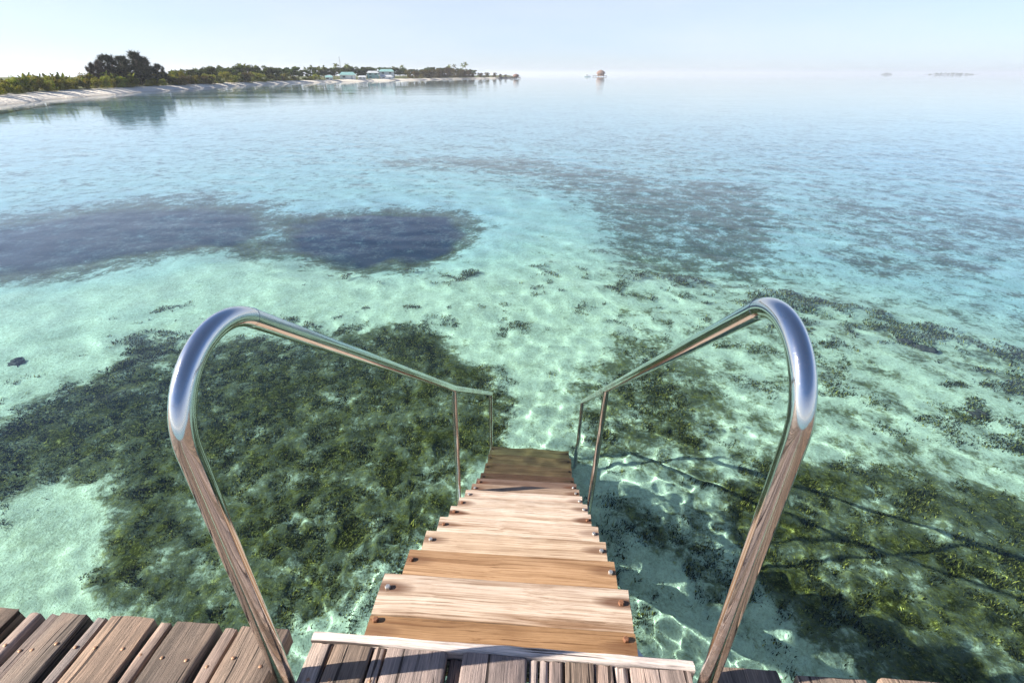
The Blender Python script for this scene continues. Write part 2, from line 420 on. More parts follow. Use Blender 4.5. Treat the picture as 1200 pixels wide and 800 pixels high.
fleck = ramp(nt, a4, [(0.60, g3(0)), (0.70, g3(1))])
weedc = mixc(nt, math_(nt, 'MULTIPLY', fleck, 0.5), weedc, (0.42, 0.35, 0.11))
sky_refl = ramp(nt, math_(nt, 'MULTIPLY', att, 0.5), [(0.50, g3(0)), (0.57, g3(1))])      # blue of the reflected sky, painted into the weed of the densest beds
weedc = mixc(nt, sky_refl, weedc, mixc(nt, a3, (0.008, 0.018, 0.034), (0.030, 0.050, 0.075)))
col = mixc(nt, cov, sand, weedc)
bmp = N(nt, 'Bump', {'Height': math_(nt, 'ADD', a3, math_(nt, 'MULTIPLY', a4, 0.4)), 'Strength': 0.8, 'Distance': 0.05})
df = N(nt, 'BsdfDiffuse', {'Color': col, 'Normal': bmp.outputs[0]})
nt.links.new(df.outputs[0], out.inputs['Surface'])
v = np.stack([X, Y, Z], -1).reshape(-1, 3)
me = np_mesh('seabed', v, q, m, True)
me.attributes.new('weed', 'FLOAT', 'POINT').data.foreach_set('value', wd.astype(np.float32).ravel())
bed = tag(link('seabed', me), 'pale sandy sea floor with dark weed patches', 'seabed', kind='structure')
bed.cycles.is_caustics_receiver = True

# standing weed: short bent blades on the weed beds near the jetty
def make_weed(n=620000, keep=210000):
    r = 1.2 + 9.5 * rng.rand(n) ** 0.75
    a = np.radians(rng.uniform(-62, 62, n))
    x, y = r * np.sin(a), r * np.cos(a)
    d = weed_at(x, y) * 0.55 + 0.9 * (fbm(x * 1.4, y * 1.4, 3, 40) - .5) + 0.9 * (fbm(x * 5, y * 5, 3, 41) - .5) - 0.27
    ok = rng.rand(n) < np.clip((d - 0.05) * 4.0, 0, 1)
    x, y = x[ok][:keep], y[ok][:keep]; k = len(x)
    z = -bed_depth(x, y) + (fbm(x * 1.1, y * 1.1, 3, 21) - 0.5) * 0.16
    h = rng.uniform(0.015, 0.055, k) * (0.8 + np.hypot(x, y) * 0.05); az = rng.uniform(0, 6.283, k); wdt = rng.uniform(0.002, 0.0055, k) * (0.8 + np.hypot(x, y) * 0.05)
    lean = rng.uniform(0.2, 1.1, k); la = rng.normal(0.6, 0.9, k)
    bx, by = np.cos(az) * wdt, np.sin(az) * wdt
    tx, ty = np.cos(la) * np.sin(lean) * h, np.sin(la) * np.sin(lean) * h
    tz = np.cos(lean) * h
    b = np.stack([x, y, z], -1)
    p0 = b + np.stack([-bx, -by, 0 * x - .02], -1); p1 = b + np.stack([bx, by, 0 * x - .02], -1)
    mid = b + np.stack([tx * .35, ty * .35, tz * .62], -1)
    p2 = mid + np.stack([bx, by, 0 * x], -1); p3 = mid + np.stack([-bx, -by, 0 * x], -1)
    tip = b + np.stack([tx, ty, tz], -1)
    v = np.stack([p0, p1, p2, p3, tip], 1).reshape(-1, 3)
    o = np.arange(k)[:, None] * 5
    f = np.concatenate([o + np.array([[0, 1, 2]]), o + np.array([[0, 2, 3]]), o + np.array([[3, 2, 4]])])
    m, nt, out = new_mat('sea_weed')
    geo = N(nt, 'NewGeometry')
    c = ramp(nt, geo.outputs['Random Per Island'], [(0.0, (0.016, 0.016, 0.005)), (0.45, (0.050, 0.047, 0.010)), (0.78, (0.14, 0.12, 0.026)), (0.93, (0.48, 0.38, 0.10))])
    df = N(nt, 'BsdfDiffuse', {'Color': c}); nt.links.new(df.outputs[0], out.inputs['Surface'])
    o = link('sea_grass', np_mesh('sea_grass', v, f, m, False))
    o.cycles.is_caustics_receiver = True
    return tag(o, 'short dark green sea grass growing on the sea floor', 'sea grass', kind='stuff')
make_weed()

# dark coral heads
def coral(px, py, size, label, seed):
    c = at_bed(px, py); z = -float(bed_depth(c[0], c[1]))
    r = np.random.RandomState(seed)
    u, w = np.meshgrid(np.linspace(0, 2 * math.pi, 29)[:-1], np.linspace(0.0, 1.0, 12))
    bx = np.cos(u) * np.sin(w * math.pi / 2 * 1.1); by = np.sin(u) * np.sin(w * math.pi / 2 * 1.1); bz = np.cos(w * math.pi / 2 * 1.1)
    k = 0.15 + 1.7 * fbm(bx * 3.2 + seed, by * 2.2 + bz * 1.7 + seed, 4, seed)
    v = np.stack([bx * k * size, by * k * size * 0.75, bz * k * size * 0.6], -1)
    v = v.reshape(-1, 3)
    i = np.arange(12 * 28).reshape(12, 28); j = np.roll(i, -1, 1)
    f = np.stack([i[:-1], i[1:], j[1:], j[:-1]], -1).reshape(-1, 4)
    o = link('coral_head', np_mesh('coral_head', v, f, M['coral'], True), None, (c[0], c[1], z - size * 0.02), r.uniform(0, 6))
    o.cycles.is_caustics_receiver = True
    return tag(o, label, 'coral', 'dark coral heads on the sea floor')
M['coral'] = flat_mat('coral', (0.075, 0.055, 0.05), 0.9, 0.6, 22.0)
coral(1085, 408, 0.13, 'dark purple coral head on pale sand, the largest of the lumps', 1)
coral(1062, 400, 0.09, 'dark coral lump close beside the largest coral head', 2)
coral(1148, 486, 0.14, 'dark coral lump lying alone between weed beds', 3)
coral(20, 424, 0.11, 'small dark coral lump alone on bare pale sand', 4)

# ------------------------------------------------------------------ planks
def plank_mesh(name, length, width, thick, mat, seed, wear=1.0, segs=14):
    """x along the grain, y across, top at z=0; worn rounded edges, uneven ends"""
    r = np.random.RandomState(seed)
    hw = width / 2; e = min(0.0045 * (0.5 + wear * 0.5), hw * 0.3)
    prof = [(-hw, -thick), (-hw, -e), (-hw + e * 0.4, -e * 0.35), (-hw + e * 1.3, 0), (-hw * 0.3, 0.0008), (hw * 0.3, 0.0008), (hw - e * 1.3, 0), (hw - e * 0.4, -e * 0.35), (hw, -e), (hw, -thick)]
    n = len(prof); xs = np.linspace(-length / 2, length / 2, segs)
    V = []
    for i, x in enumerate(xs):
        j = r.normal(0, 0.0010 * wear, n); k = r.normal(0, 0.0008 * wear, n)
        dx = r.normal(0, 0.0011 * wear, n) if i in (0, segs - 1) else np.zeros(n)
        drop = -0.001 if i in (0, segs - 1) else 0.0
        for (y, z), a, b, c in zip(prof, j, k, dx):
            V.append((x + c, y + a, z + (b + drop if z > -thick + 1e-6 else 0)))
    # a short chamfer ring just inside each end
    F = [(i * n + j, i * n + j + 1, (i + 1) * n + j + 1, (i + 1) * n + j) for i in range(segs - 1) for j in range(n - 1)]
    F += [(i * n + n - 1, i * n, (i + 1) * n, (i + 1) * n + n - 1) for i in range(segs - 1)]
    F += [tuple(range(n)), tuple((segs - 1) * n + j for j in range(n))[::-1]]
    me = bpy.data.meshes.new(name); me.from_pydata(V, [], [f[::-1] for f in F]); me.materials.append(mat)
    auto_smooth(me, 35)
    return me
def head_mesh(name, r, h, mat, n=8, hexa=False):
    b = MB(); v = []; 
    for rr, z in ((r, -0.004), (r, h * 0.7), (r * 0.8, h), (0.0001, h * 1.02)):
        v += [(rr * math.cos(2 * math.pi * j / n), rr * math.sin(2 * math.pi * j / n), z) for j in range(n)]
    f = [(i * n + j, i * n + (j + 1) % n, (i + 1) * n + (j + 1) % n, (i + 1) * n + j) for i in range(3) for j in range(n)]
    me = b.add(v, f).mesh(name, mat)
    if not hexa: auto_smooth(me, 45)
    return me

# ------------------------------------------------------------------ jetty deck
DECK = 1.95
def lx(x, y): return to_sl(at(x, y, DECK))[1]
SCREW = head_mesh('screw', 0.0048, 0.0022, M['screw'], 8)
def deck_plank(parent, l0, l1, s_end, tone, seed, z=DECK, s_start=-3.2, screws=True, thick=0.06):
    L = s_end - s_start; w = l1 - l0
    me = plank_mesh('plank', L, w, thick, M['deck_wood'], seed, 1.25, 40)
    o = link('plank', me, parent)
    o.matrix_world = Matrix.Translation(W((s_end + s_start) / 2, (l0 + l1) / 2, z)) @ Matrix.Rotation(R(90) - YAW, 4, 'Z')
    o.color = (*tone, 1)
    r = random.Random(seed)
    if screws:
        ys = (-w * 0.29, w * 0.29) if w > 0.085 else (0.0,)
        for row in (0.10, 0.62):
            for yy in ys:
                k = link('screw', SCREW, o, (L / 2 - row + r.uniform(-.012, .012), yy + r.uniform(-.006, .006), 0.0005))
                k.rotation_euler = (r.uniform(-.1, .1), r.uniform(-.1, .1), r.uniform(0, 6))
    return o
def tone(base, spread=0.22):
    k = 1 + rnd.uniform(-spread, spread); h = rnd.uniform(-0.06, 0.06)
    return tuple(max(0.02, c * k * (1 + h * (i - 1))) for i, c in enumerate(base))
GREY = (0.205, 0.155, 0.118)
jetty = tag(empty('jetty_deck', W(-1.2, -1.4, 0)), 'weathered grey brown plank deck either side of the stair landing', 'deck')
bpy.context.view_layer.update()
left = [(-36, 30), (40, 53), (61, 74), (74.6, 109), (115, 127.5), (131, 184), (188, 201), (206, 258), (262, 277), (280.5, 340)]
seed = 100
minl = 0
for i, (a, b) in enumerate(left):
    ya, yb = 704 + a * 0.112, 704 + b * 0.112
    l0, l1 = lx(a, ya), lx(b, yb)
    minl = min(minl, l0)
    narrow = l1 - l0 < 0.07
    l1 -= 0.003 if narrow else 0.008
    t = tone((0.27, 0.215, 0.185) if narrow else GREY, 0.18)
    deck_plank(jetty, l0, l1, 0.80 + rnd.uniform(-.002, .002) - (0.002 if narrow else 0), t, seed, DECK - (0.009 if narrow else 0) + rnd.uniform(-.002, .002)); seed += 1
l = minl - 0.018
while l > -13.0:                                   # the deck runs on outside the picture
    wdt = 0.30
    deck_plank(jetty, l - wdt, l, 0.80, tone(GREY), seed, DECK, screws=False); l -= wdt + 0.018; seed += 1
right = [(836, 787, 914, 791), (934, 791, 1016, 796), (1029, 792.5, 1112, 799)]
maxl = 0
for a, ya, b, yb in right:
    l0, l1 = lx(a, ya), lx(b, yb); maxl = max(maxl, l1)
    deck_plank(jetty, l0, l1, 0.79 + rnd.uniform(-.006, .006), tone(GREY, 0.12), seed); seed += 1
l = maxl + 0.03
while l < 4.5:
    deck_plank(jetty, l, l + 0.16, 0.765 + rnd.uniform(-.006, .006), tone(GREY), seed, screws=False); l += 0.19; seed += 1
def beam(name, parent, s0, s1, l0, l1, z0, z1, mat):
    b = MB(); v = [W(s, l, z) - parent.location for z in (z0, z1) for l in (l0, l1) for s in (s0, s1)]
    b.add(v, [(0, 1, 3, 2), (4, 6, 7, 5), (0, 4, 5, 1), (2, 3, 7, 6), (0, 2, 6, 4), (1, 5, 7, 3)])
    return b.build(name, mat, parent)
for s in (0.52, -0.9, -2.6):
    beam('joist', jetty, s, s + 0.07, -13.0, -0.735, DECK - 0.23, DECK - 0.096, M['pile'])
    beam('joist', jetty, s, s + 0.07, 0.50, 4.5, DECK - 0.23, DECK - 0.096, M['pile'])
for s in (0.40, -2.4):
    for l in (-4.6, -1.5, 1.3, 4.0):
        b = MB(); b.tube([W(s, l, -1.5) - jetty.location, W(s, l, DECK - 0.10) - jetty.location], 0.09, 12)
        b.build('pile', M['pile'], jetty, smooth=True)

# landing between the hand rails
landing = tag(empty('stair_landing', W(-1.0, -0.1, 0)), 'weathered plank landing with a pale edge board at the head of the stairs', 'landing')
bpy.context.view_layer.update()
def ly(x): return 751.5 + (x - 368) * 0.0725
for i, (a, b, dz, tn) in enumerate([(366, 389, -.002, (0.33, 0.27, 0.23)), (391.5, 436, 0, GREY), (439, 451.5, -.004, (0.37, 0.29, 0.24)), (454, 524, 0.001, (0.30, 0.24, 0.21)),
        (543, 618, 0.003, (0.25, 0.20, 0.18)), (621, 630.5, -.006, (0.30, 0.25, 0.23)), (633, 642, -.006, (0.30, 0.25, 0.23)), (644, 660.5, -.003, (0.23, 0.18, 0.16)),
        (662, 696, 0, GREY), (697.5, 717.5, -.001, (0.26, 0.20, 0.17)), (720, 735, -.005, (0.36, 0.30, 0.27)), (738, 809, 0, (0.30, 0.24, 0.21))]):
    deck_plank(landing, lx(a, ly(a)), lx(b, ly(b)), 0.771, tn, 300 + i, DECK + dz)
deck_plank(landing, lx(526, ly(526)), lx(541, ly(541)), 0.768, (0.20, 0.16, 0.14), 330, DECK - 0.03)
me = plank_mesh('edge_board', 1.10, 0.027, 0.11, M['deck_wood'], 55, 0.6, 24)
eb = link('edge_board', me, landing)
eb.matrix_world = Matrix.Translation(W(0.7875, -0.098, DECK + 0.004)) @ Matrix.Rotation(-YAW, 4, 'Z')
eb.color = (0.60, 0.53, 0.48, 1)
eb['label'] = 'pale new edge board across the plank ends'
for s in (0.52, -0.9, -2.6):
    beam('joist', landing, s, s + 0.07, -0.63, 0.44, DECK - 0.23, DECK - 0.108, M['pile'])

# ------------------------------------------------------------------ stairs
SC = -0.112
RUN, RISE, NOSE0, TZ0 = 0.2639, 0.1991, 1.139, 1.759
stairs = tag(empty('wooden_stairs', W(4.4, SC, -1.0)), 'pale wooden plank stairs with rusty bolts going down into the sea', 'stairs')
bpy.context.view_layer.update()
BOLT_R = head_mesh('bolt', 0.0105, 0.011, M['rust'], 6, True)
BOLT_Z = head_mesh('bolt', 0.0105, 0.011, M['zinc'], 6, True)
LIGHT, BROWN = (0.49, 0.405, 0.335), (0.29, 0.175, 0.09)
tones = [LIGHT, (0.37, 0.24, 0.14), (0.48, 0.38, 0.29), (0.52, 0.43, 0.355), (0.53, 0.45, 0.38), (0.48, 0.405, 0.34), (0.50, 0.42, 0.36),
         (0.26, 0.195, 0.15), (0.15, 0.105, 0.085), (0.22, 0.080, 0.055), (0.24, 0.105, 0.062), (0.23, 0.115, 0.062), (0.21, 0.125, 0.062)]
zinc = {(0, 0, -1), (1, 0, 1), (2, 0, -1), (2, 0, 1), (3, 0, 1), (5, 0, 1), (6, 0, -1), (6, 0, 1), (7, 0, -1), (7, 0, 1), (8, 0, 1)}
for k in range(13):
    for row in (0, 1):
        wdt = 0.157 if row == 0 else 0.155
        s1 = NOSE0 + k * RUN - (0 if row == 0 else 0.1595)
        if k == 0 and row == 1: s1 += 0.001
        me = plank_mesh('tread_plank', 0.90 + rnd.uniform(-.006, .006), wdt, 0.042, M['tread_wood'], 500 + k * 2 + row, 0.55, 22)
        t = tones[k] if row == 0 else (BROWN if k == 0 else tone(tones[k], 0.1))
        o = link('tread_plank', me, stairs)
        o.matrix_world = (Matrix.Translation(W(s1 - wdt / 2, SC + rnd.uniform(-.004, .004), TZ0 - k * RISE - (0.0 if row == 0 else 0.0015)))
                          @ Matrix.Rotation(-YAW + rnd.uniform(-.006, .006), 4, 'Z'))
        o.color = (*t, 1)
        o.cycles.is_caustics_receiver = True
        for sg in (-1, 1):
            b = link('bolt', BOLT_Z if (k, row, sg) in zinc else BOLT_R, o, (sg * (0.423 + rnd.uniform(-.006, .006)), 0.0235 + rnd.uniform(-.005, .005) + (0.03 if row else 0), 0.001))
            b.rotation_euler = (0, 0, rnd.uniform(0, 6))
for sg in (-1, 1):
    # sloping steel channel under the tread ends, with a flared hanger plate at the top
    def P(s, l, dz): return W(s, SC + sg * l, TZ0 - (s - NOSE0) * RISE / RUN + dz) - stairs.location
    b = MB(); s0, s1 = 0.80, 4.75
    prof = [(0.395, -0.245), (0.470, -0.245), (0.470, -0.255), (0.470, -0.44), (0.395, -0.44), (0.395, -0.43), (0.460, -0.43), (0.460, -0.255), (0.395, -0.255)]
    prof = [prof[i] for i in (0, 1, 3, 4, 5, 6, 7, 8)]
    n = len(prof)
    v = [P(s, l, dz) for s in (s0, s1) for l, dz in prof]
    f = [(j, (j + 1) % n, n + (j + 1) % n, n + j) for j in range(n)] + [tuple(range(n)), tuple(range(n, 2 * n))]
    st = b.add(v, f).build('stringer', M['stringer'], stairs); st.cycles.is_caustics_receiver = True
    b = MB()
    top = [W(0.83, SC + sg * 0.44, 1.735), W(0.83, SC + sg * 0.535, 1.735), W(1.10, SC + sg * 0.466, 1.545), W(1.10, SC + sg * 0.44, 1.545)]
    v = [p - stairs.location for p in top] + [p - stairs.location - Vector((0, 0, 0.010)) for p in top]
    b.add(v, [(0, 1, 2, 3), (7, 6, 5, 4), (0, 4, 5, 1), (1, 5, 6, 2), (2, 6, 7, 3), (3, 7, 4, 0)])
    b.build('hanger_plate', M['stringer'], stairs)

# ------------------------------------------------------------------ hand rails
def handrail(side):
    if side < 0:
        base_l, s0, Rb, zc = -0.678, 0.672, 0.181, CAM_Z - 0.638
        line = [(2.86, -0.632, CAM_Z - 1.985), (4.30, -0.555, CAM_Z - 3.03)]
        label = 'polished steel hand rail on the side of the stairs facing the sun'
    else:
        base_l, s0, Rb, zc = 0.476, 0.745, 0.172, CAM_Z - 0.597
        line = [(2.80, 0.44, CAM_Z - 1.895), (4.30, 0.437, CAM_Z - 3.085)]
        label = 'polished steel hand rail on the side of the stairs shadowed on the sea floor'
    root = tag(empty('handrail', W(s0, base_l, DECK - 0.3)), label, 'handrail', 'hand rails of the stairs')
    bpy.context.view_layer.update()
    pts = [(s0, base_l, z) for z in np.linspace(DECK - 0.30, zc - 0.01, 10)]
    ctr = s0 + Rb
    for i in range(0, 23):
        a = R(180 - 127.0 * i / 22)
        pts.append((ctr + Rb * math.cos(a), base_l, zc + Rb * math.sin(a)))
    last = pts[-1]
    for tgt in line:
        for i in range(1, 9):
            f = i / 8
            pts.append(tuple(last[j] + (tgt[j] - last[j]) * f for j in range(3)))
        last = tgt
    b = MB(); b.tube([W(*p) - root.location for p in pts], 0.0232, 32)
    me = b.mesh('rail', M['steel']); auto_smooth(me, 50)
    r_ = link('rail', me, root)
    for (s, l, z), zb, dl in ((line[0], 0.22, -0.032), (line[1], -1.02, -0.02)):
        b = MB(); pb = (s + 0.01, l + dl, zb)
        b.tube([W(*(pb[j] + ((s, l, z - 0.006)[j] - pb[j]) * i / 5 for j in range(3))) - root.location for i in range(6)], 0.0205, 20)
        me = b.mesh('post', M['steel']); auto_smooth(me, 50)
        p = link('post', me, root); p.cycles.is_caustics_receiver = True
    # weld ring where the bend meets the straight rail
    q0, q1 = Vector(W(*pts[32])), Vector(W(*pts[33])); d = (q1 - q0).normalized()
    b = MB(); b.tube([q0 - d * 0.004 - root.location, q0 - d * 0.0015 - root.location, q0 + d * 0.0015 - root.location, q0 + d * 0.004 - root.location], 0.0238, 32)
    me = b.mesh('weld_ring', M['steel']); auto_smooth(me, 50)
    link('weld_ring', me, root)
    # bracket bolting the post foot to the stringer
    for (s, l, z) in line[:1]:
        lo, hi = sorted((l - 0.032, SC + (-0.472 if side < 0 else 0.472)))
        b = MB(); v = [W(ss, ll, zz) - root.location for zz in (0.235, 0.245) for ll in (lo, hi) for ss in (s - 0.03, s + 0.03)]
        b.add(v, [(0, 1, 3, 2), (4, 6, 7, 5), (0, 4, 5, 1), (2, 3, 7, 6), (0, 2, 6, 4), (1, 5, 7, 3)])
        b.build('bracket', M['steel'], root)
    return root
handrail(-1)
handrail(1)

# ------------------------------------------------------------------ island and beach
SHORE = [(-60,131),(0,124.5),(60,117.5),(130,111.5),(200,106.3),(260,102.2),(330,98.4),(400,96.2),(480,94.4),(545,92.9),(585,92.1),(606,91.6)]
SHORE = [(at(x, y, 0.0)[0], at(x, y, 0.0)[1]) for x, y in SHORE]
sr = [(math.atan2(x, y), math.hypot(x, y)) for x, y in SHORE]
a0, r0 = sr[0]
sr = [(R(-85), 58.0), (R(-70), 60.0)] + [s for s in sr if s[0] > R(-66)]
sa, sd = np.array([s[0] for s in sr]), np.array([s[1] for s in sr])
def shore_r(a): return np.interp(a, sa, sd)
def px_ang(x): 
    p = at(x, 100, 0.0); return math.atan2(p[0], p[1])
A_TIP = sa[-1]
LZ = ([-14, 0, 3, 8, 14, 40, 300], [-2.0, -0.02, 0.30, 0.70, 0.95, 1.3, 2.0])
def land_z(a, r):
    d = r - shore_r(a)
    return np.interp(d, *LZ)
aa = np.concatenate([np.linspace(R(-85), A_TIP, 190)])
dd = np.array([-14, -6, -2, 0, 1.2, 2.5, 4, 7, 10, 14, 18, 24, 34, 60, 120, 300.0])
V, D = [], []
for i, a in enumerate(aa):
    for d in dd:
        taper = 1.0
        jit = (math.sin(a * 61) + math.sin(a * 133 + 1)) * 0.5 * (1 if -3 < d < 20 else 0)
        r = shore_r(a) + d + jit
        z = float(np.interp(d, *LZ)) + (rnd.uniform(-.04, .04) if d > 1 else 0)
        edge = min(1.0, (A_TIP - a) / R(0.8))
        if z > 0: z = z * max(edge, 0) - (1 - max(edge, 0)) * 0.3
        V.append((r * math.sin(a), r * math.cos(a), z)); D.append(d)
nd = len(dd)
i = np.arange(len(aa) * nd).reshape(len(aa), nd)
f = np.stack([i[:-1, :-1], i[:-1, 1:], i[1:, 1:], i[1:, :-1]], -1).reshape(-1, 4)
m, nt, out = new_mat('beach_sand')
pos = N(nt, 'NewGeometry').outputs['Position']
inl = N(nt, 'Attribute', attribute_name='inland').outputs['Fac']
n1 = N(nt, 'TexNoise', {'Vector': pos, 'Scale': 0.35, 'Detail': 6.0}).outputs[0]
n2 = N(nt, 'TexNoise', {'Vector': pos, 'Scale': 2.5, 'Detail': 4.0}).outputs[0]
sandc = mixc(nt, n2, (0.60, 0.53, 0.43), (0.74, 0.68, 0.58))
wet = ramp(nt, math_(nt, 'ADD', math_(nt, 'MULTIPLY', inl, 0.1), math_(nt, 'MULTIPLY', n1, 0.1)), [(0.10, g3(1)), (0.24, g3(0))])
sandc = mixc(nt, math_(nt, 'MULTIPLY', wet, 0.5), sandc, (0.33, 0.27, 0.20))
gr = ramp(nt, math_(nt, 'ADD', math_(nt, 'MULTIPLY', inl, 0.02), math_(nt, 'MULTIPLY', n1, 0.3)), [(0.36, g3(0)), (0.46, g3(1))])
bc = mixc(nt, gr, sandc, (0.09, 0.10, 0.035))
bp = N(nt, 'Bump', {'Height': n2, 'Strength': 0.6, 'Distance': 0.3})
principled(nt, out, bc, 0.9, normal=bp.outputs[0], spec=0.2)
me = np_mesh('beach', np.array(V), f, m, True)
me.attributes.new('inland', 'FLOAT', 'POINT').data.foreach_set('value', np.array(D, np.float32))
beach = tag(link('beach', me), 'pale sandy beach of the low green island', 'beach', kind='structure')
beach.cycles.is_caustics_receiver = True

# ---- foliage
def leaf_mat(name, cols, trans=0.25):
    m, nt, out = new_mat(name)
    geo = N(nt, 'NewGeometry'); oi = N(nt, 'ObjectInfo')
    c = ramp(nt, geo.outputs['Random Per Island'], [(p, q) for p, q in cols])
    hs = N(nt, 'HueSaturation', {'Hue': math_(nt, 'ADD', math_(nt, 'MULTIPLY', oi.outputs['Random'], 0.05), 0.475), 'Value': math_(nt, 'ADD', math_(nt, 'MULTIPLY', oi.outputs['Random'], 0.6), 0.75), 'Color': c})
    df = N(nt, 'BsdfDiffuse', {'Color': hs.outputs[0]}); tr = N(nt, 'BsdfTranslucent', {'Color': hs.outputs[0]})
    mx = N(nt, 'MixShader', {0: trans, 1: df.outputs[0], 2: tr.outputs[0]})
    nt.links.new(mx.outputs[0], out.inputs['Surface'])
    return m
M['shrub'] = leaf_mat('shrub_leaf', [(0.0, (0.07, 0.10, 0.016)), (0.5, (0.17, 0.19, 0.026)), (0.85, (0.30, 0.27, 0.045)), (1.0, (0.34, 0.19, 0.06))], 0.4)
M['dark'] = leaf_mat('dark_leaf', [(0.0, (0.03, 0.045, 0.014)), (0.6, (0.07, 0.095, 0.026)), (1.0, (0.14, 0.15, 0.04))])
M['brown_leaf'] = leaf_mat('dry_leaf', [(0.0, (0.05, 0.045, 0.02)), (0.6, (0.11, 0.085, 0.035)), (1.0, (0.18, 0.12, 0.06))])
M['needle'] = leaf_mat('needle', [(0.0, (0.022, 0.028, 0.018)), (0.6, (0.045, 0.050, 0.028)), (1.0, (0.085, 0.08, 0.045))], 0.12)
M['dry_needle'] = leaf_mat('dry_needle', [(0.0, (0.035, 0.026, 0.022)), (0.6, (0.07, 0.052, 0.042)), (1.0, (0.11, 0.085, 0.06))], 0.12)
M['palm'] = leaf_mat('palm_leaf', [(0.0, (0.05, 0.07, 0.014)), (0.6, (0.13, 0.155, 0.026)), (0.9, (0.24, 0.21, 0.045)), (1.0, (0.30, 0.18, 0.06))])
M['bark'] = flat_mat('bark', (0.16, 0.12, 0.09), 0.9, 0.4, 4.0)

def leaf_cloud(name, centers, per, sizes, mat, r, spread=(1, 1, 1), aspect=0.5, droop=0.0):
    c = np.repeat(np.array(centers), per, 0); n = len(c)
    rad = np.repeat(np.array(sizes), per)
    d = r.normal(0, 1, (n, 3)); d /= np.linalg.norm(d, axis=1)[:, None]
    p = c + d * (rad * r.uniform(0.35, 1.0, n) ** 0.6)[:, None] * np.array(spread)
    L = r.uniform(0.022, 0.05, n) if aspect > 0.3 else r.uniform(0.05, 0.12, n)
    ax = d + r.normal(0, 0.7, (n, 3)); ax[:, 2] -= droop; ax /= np.linalg.norm(ax, axis=1)[:, None]
    up = r.normal(0, 1, (n, 3)); bx = np.cross(ax, up); bx /= np.linalg.norm(bx, axis=1)[:, None] + 1e-9
    a = ax * L[:, None]; b = bx * (L * aspect)[:, None]
    v = np.stack([p - a, p + b, p + a, p - b], 1).reshape(-1, 3)
    f = np.arange(n * 4).reshape(-1, 4)
    return np_mesh(name, v, f, mat)
def trunk_mesh(name, h, r0, r, limbs, mat):
    b = MB(); lean = Vector((r.uniform(-.08, .08), r.uniform(-.08, .08), 1)) * h
    b.tube([lean * t + Vector((math.sin(t * 3) * 0.04 * h * 0.3, 0, 0)) for t in (0, .3, .6, 1)], r0, 6, True, r0 * 0.35)
    for q in limbs:
        q = Vector(q); s = lean * min(0.85, max(0.15, q.z / h * 0.6))
        b.tube([s, s.lerp(q, .5) + Vector((0, 0, 0.05 * h)), q], r0 * 0.4, 5, False, r0 * 0.12)
    return b.mesh(name, mat)
protos = {}
def make_shrub(key, seed, mat, h=1.0):
    r = np.random.RandomState(seed); cs, rs = [], []
    for _ in range(17):
        a = r.uniform(0, 6.28); d = r.uniform(0, 0.5) ; z = r.uniform(0.10, 0.80)
        d *= (1.15 - 0.7 * z)
        cs.append((d * math.cos(a), d * math.sin(a), z)); rs.append(r.uniform(0.12, 0.24))
    v = leaf_cloud('crown', cs, 120, rs, mat, r, (1, 1, 0.95), 0.45)
    me2 = trunk_mesh('trunk', 0.6, 0.03, r, cs[:6], M['bark'])
    # scale leaves: unit-high plant
    protos[key] = (v, me2)
def unit_scale(me, k):
    pass
def make_tree(key, seed, mat):
    r = np.random.RandomState(seed); cs, rs = [], []
    for _ in range(24):
        a = r.uniform(0, 6.28); z = r.uniform(0.32, 0.93); d = r.uniform(0.0, 0.40) * math.sin(math.pi * min(1, (z - 0.2) / 0.85)) ** 0.5
        cs.append((d * math.cos(a), d * math.sin(a), z)); rs.append(r.uniform(0.07, 0.15))
    protos[key] = (leaf_cloud('crown', cs, 110, rs, mat, r, (1, 1, 0.8), 0.45), trunk_mesh('trunk', 0.75, 0.022, r, cs[:8], M['bark']))
def make_casuarina(key, seed, mat):
    r = np.random.RandomState(seed); cs, rs = [], []
    for _ in range(58):
        z = r.uniform(0.10, 1.0) ; a = r.uniform(0, 6.28)
        d = (0.06 + 0.40 * r.rand() ** 0.7) * (1.08 - z) ** 0.8
        cs.append((d * math.cos(a) + 0.05 * z, d * math.sin(a), z * 0.97)); rs.append(r.uniform(0.03, 0.07) * (1.25 - 0.6 * z))
    v = leaf_cloud('crown', cs, 60, rs, mat, r, (0.85, 0.85, 1.7), 0.07, -0.9)
    protos[key] = (v, trunk_mesh('trunk', 0.95, 0.02, r, cs[:22], M['bark']))
